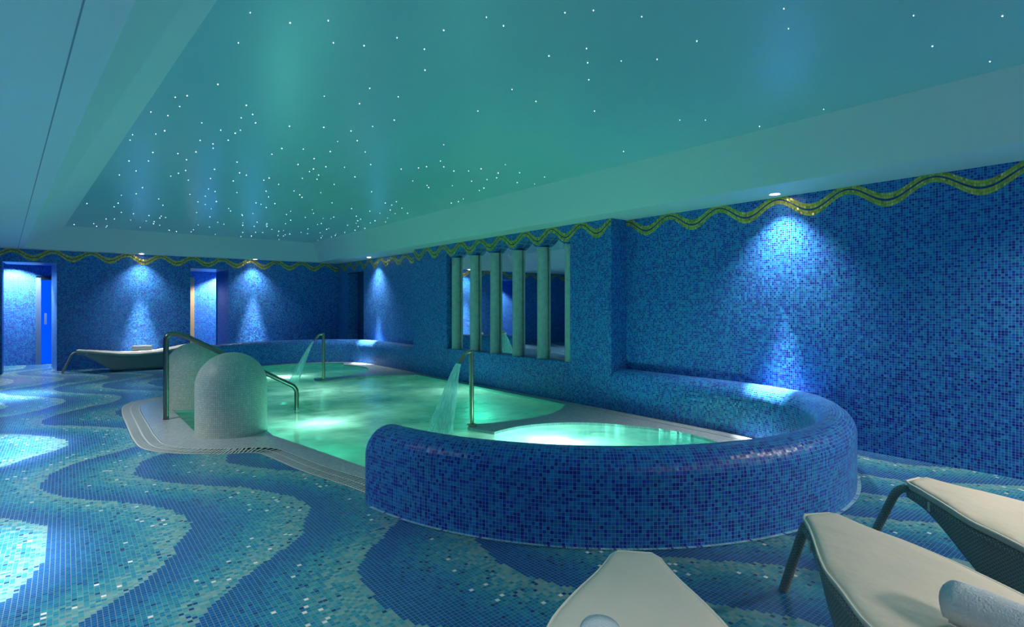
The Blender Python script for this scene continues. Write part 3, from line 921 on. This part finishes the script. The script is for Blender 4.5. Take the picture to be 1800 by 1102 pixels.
wall_light(5.64, 2.76, 'small bright downlight in the soffit above the big curved wall', 1.3, 20)
wall_light(5.60, 12.41, 'small bright downlight in the soffit above the far curved wall', 1.3, 22)
wall_light(1.31, 14.72, 'small bright downlight above the far lounger')
wall_light(3.66, 14.73, 'small bright downlight on the back soffit between doorway and corner')
for x, y in ((-1.0, 0.6), (-0.80, 4.0), (-0.80, 7.1), (-1.0, 11.2)):
    downlight(x, y, ZS, 260, 'recessed downlight over the wavy floor beside the left wall', 120, 0.8, COOL, narrow=850, ncone=44)
def spot(name, loc, energy, cone, color, blend=0.6, parent=None, rot=(0, 0, 0), size=0.05):
    l = bpy.data.lights.new(name, 'SPOT'); l.energy = energy; l.spot_size = math.radians(cone); l.spot_blend = blend; l.color = color; l.shadow_soft_size = size
    o = bpy.data.objects.new(name, l); link(o, parent); o.location = loc; o.rotation_euler = rot; return o
def point(name, loc, energy, color, size=0.1):
    l = bpy.data.lights.new(name, 'POINT'); l.energy = energy; l.color = color; l.shadow_soft_size = size
    o = bpy.data.objects.new(name, l); link(o); o.location = loc; return o
# inside the openings
spot('corridor_beam', (-0.95, 16.42, 2.42), 330, 120, COOL, 0.3)
spot('doorway_beam', (3.55, 16.95, 2.35), 420, 125, COOL, 0.3)
point('blue_door_light', (-0.15, 16.45, 1.2), 6, (0.02, 0.12, 1.0), 0.3)
# near-end soffit lamps out of view: the pair in the loop is added fill
for x, y, en in ((4.6, -2.5, 430), (2.2, -2.5, 470)):
    downlight(x, y, ZS, en, 'added unseen fill light in the soffit at the near end of the room', 150, 0.6, (1.0, 0.89, 0.73), size=0.45)
downlight(5.45, -0.4, ZS, 300, 'recessed downlight above the plain blue wall beside the loungers', 150, 0.6, (1.0, 0.90, 0.75), size=0.14)

# ------------------------------------------------------------------ lamps under water
GREEN = (0.58, 1.0, 0.86)
def poollamp(loc, en, color, label):
    r = thing('pool_lamp', label, 'pool lamp', loc, 0, 'lamps under the pool water')
    mb = lathe([(0.0, 0.03), (0.06, 0.03), (0.09, 0.0), (0.09, -0.02), (0, -0.02)], 20); mb.build('lens', M['poollamp'], r, smooth=True)
    l = bpy.data.lights.new('pool_lamp_light', 'POINT'); l.energy = en; l.color = color; l.shadow_soft_size = 0.12
    o = bpy.data.objects.new('pool_lamp_light', l); link(o, r); o.location = (0, 0, 0.30)
for x, y, z, en, lab in ((3.9, 4.2, -0.55, 75, 'round lamp glowing under the near spa water'), (3.3, 11.2, -0.55, 45, 'round lamp glowing under the far spa water'),
                    (2.35, 6.6, -0.7, 32, 'round lamp glowing under the water beside the front bollard'), (3.2, 9.0, -0.8, 32, 'round lamp glowing under the water in the pool centre'),
                    (5.0, 7.6, -0.8, 24, 'round lamp glowing under the water below the mirror')):
    poollamp((x, y, z), en, GREEN, lab)

# ------------------------------------------------------------------ star points in the ceiling
F_, CXP, HP, HC_ = 980.0, 900.0, 536.0, 1.37
AZ = math.radians(38.69)
def ceil_pt(px, py):
    t = F_ * (ZT - HC_) / (HP - py); u = (px - CXP) / F_
    return (t * (math.sin(AZ) + math.cos(AZ) * u), t * (math.cos(AZ) - math.sin(AZ) * u))
known = [(440,22),(419,75),(510,40),(577,36),(586,75),(383,148),(329,168),(433,185),(316,187),(424,207),(295,203),(570,169),(780,53),(855,30),(746,86),(640,80),(698,66),(747,123),(885,45),(965,98),(993,22),(1043,18),(1128,29),(1092,107),(1225,72),(1033,110),(1031,85),(1035,140),(1155,104),(1386,50),(1378,15),(1606,27),(1639,81),(1740,108),(1762,28),(1195,211),(1240,211),(1448,192),(1335,222),(1045,195),(1096,266),(942,178),(900,157),(632,182),(617,230),(693,211),(650,155),(780,254),(840,195),(655,222),(700,170)]
spots = [ceil_pt(*p) for p in known]
inside = lambda x, y: 5.0 > x > 0.66 - 0.0568 * (y - 2.9) and y < 14.4
n_far = 0
while n_far < 215:
    y = random.uniform(5.0, 14.4); x = random.uniform(-0.1, 4.95)
    if not inside(x, y): continue
    if min((x - a) ** 2 + (y - b) ** 2 for a, b in spots) < 0.012: continue
    spots.append((x, y)); n_far += 1
mb = MB()
sv = [(math.cos(2 * PI * j / 8), math.sin(2 * PI * j / 8), -0.003) for j in range(8)]
mb.add(sv[::-1])
for j in range(8):
    a, b = sv[j], sv[(j + 1) % 8]
    mb.add([(a[0], a[1], a[2]), (b[0], b[1], b[2]), (b[0], b[1], 0), (a[0], a[1], 0)])
star = None
for i, (x, y) in enumerate(spots):
    if star is None:
        star = mb.build('star_light', M['star']); o = star
    else:
        o = star.copy(); COL.objects.link(o)
    o.location = (x, y, ZT)
    k = (0.0021 + 0.00032 * max(0, y - 4)) * random.choice((0.7, 1, 1, 1.35))
    o.scale = (k, k, 1)
    tag(o, 'tiny white fibre-optic star point in the green ceiling', 'ceiling light', 'star points in the ceiling')

# ------------------------------------------------------------------ world, camera, view
w = bpy.data.worlds.new('world'); S.world = w; w.use_nodes = True
w.node_tree.nodes['Background'].inputs[0].default_value = (0.02, 0.05, 0.09, 1); w.node_tree.nodes['Background'].inputs[1].default_value = 0.3
cam = bpy.data.cameras.new('camera'); cam.sensor_width = 36.0; cam.lens = 980.0 / 1800 * 36.0
cam.shift_y = -15.0 / 1800; cam.clip_start = 0.05; cam.clip_end = 100
co = bpy.data.objects.new('camera', cam); link(co)
co.location = (0, 0, HC_); co.rotation_euler = (PI / 2, 0, -AZ)
S.camera = co
S.view_settings.view_transform = 'Standard'; S.view_settings.look = 'None'; S.view_settings.gamma = 1.0
S.view_settings.exposure = 0.36; S.view_settings.use_curve_mapping = False
cy = S.cycles
cy.use_denoising = True
cy.max_bounces = 8; cy.diffuse_bounces = 4; cy.glossy_bounces = 4; cy.transparent_max_bounces = 16
cy.sample_clamp_indirect = 4.0
cy.caustics_reflective = False; cy.caustics_refractive = False
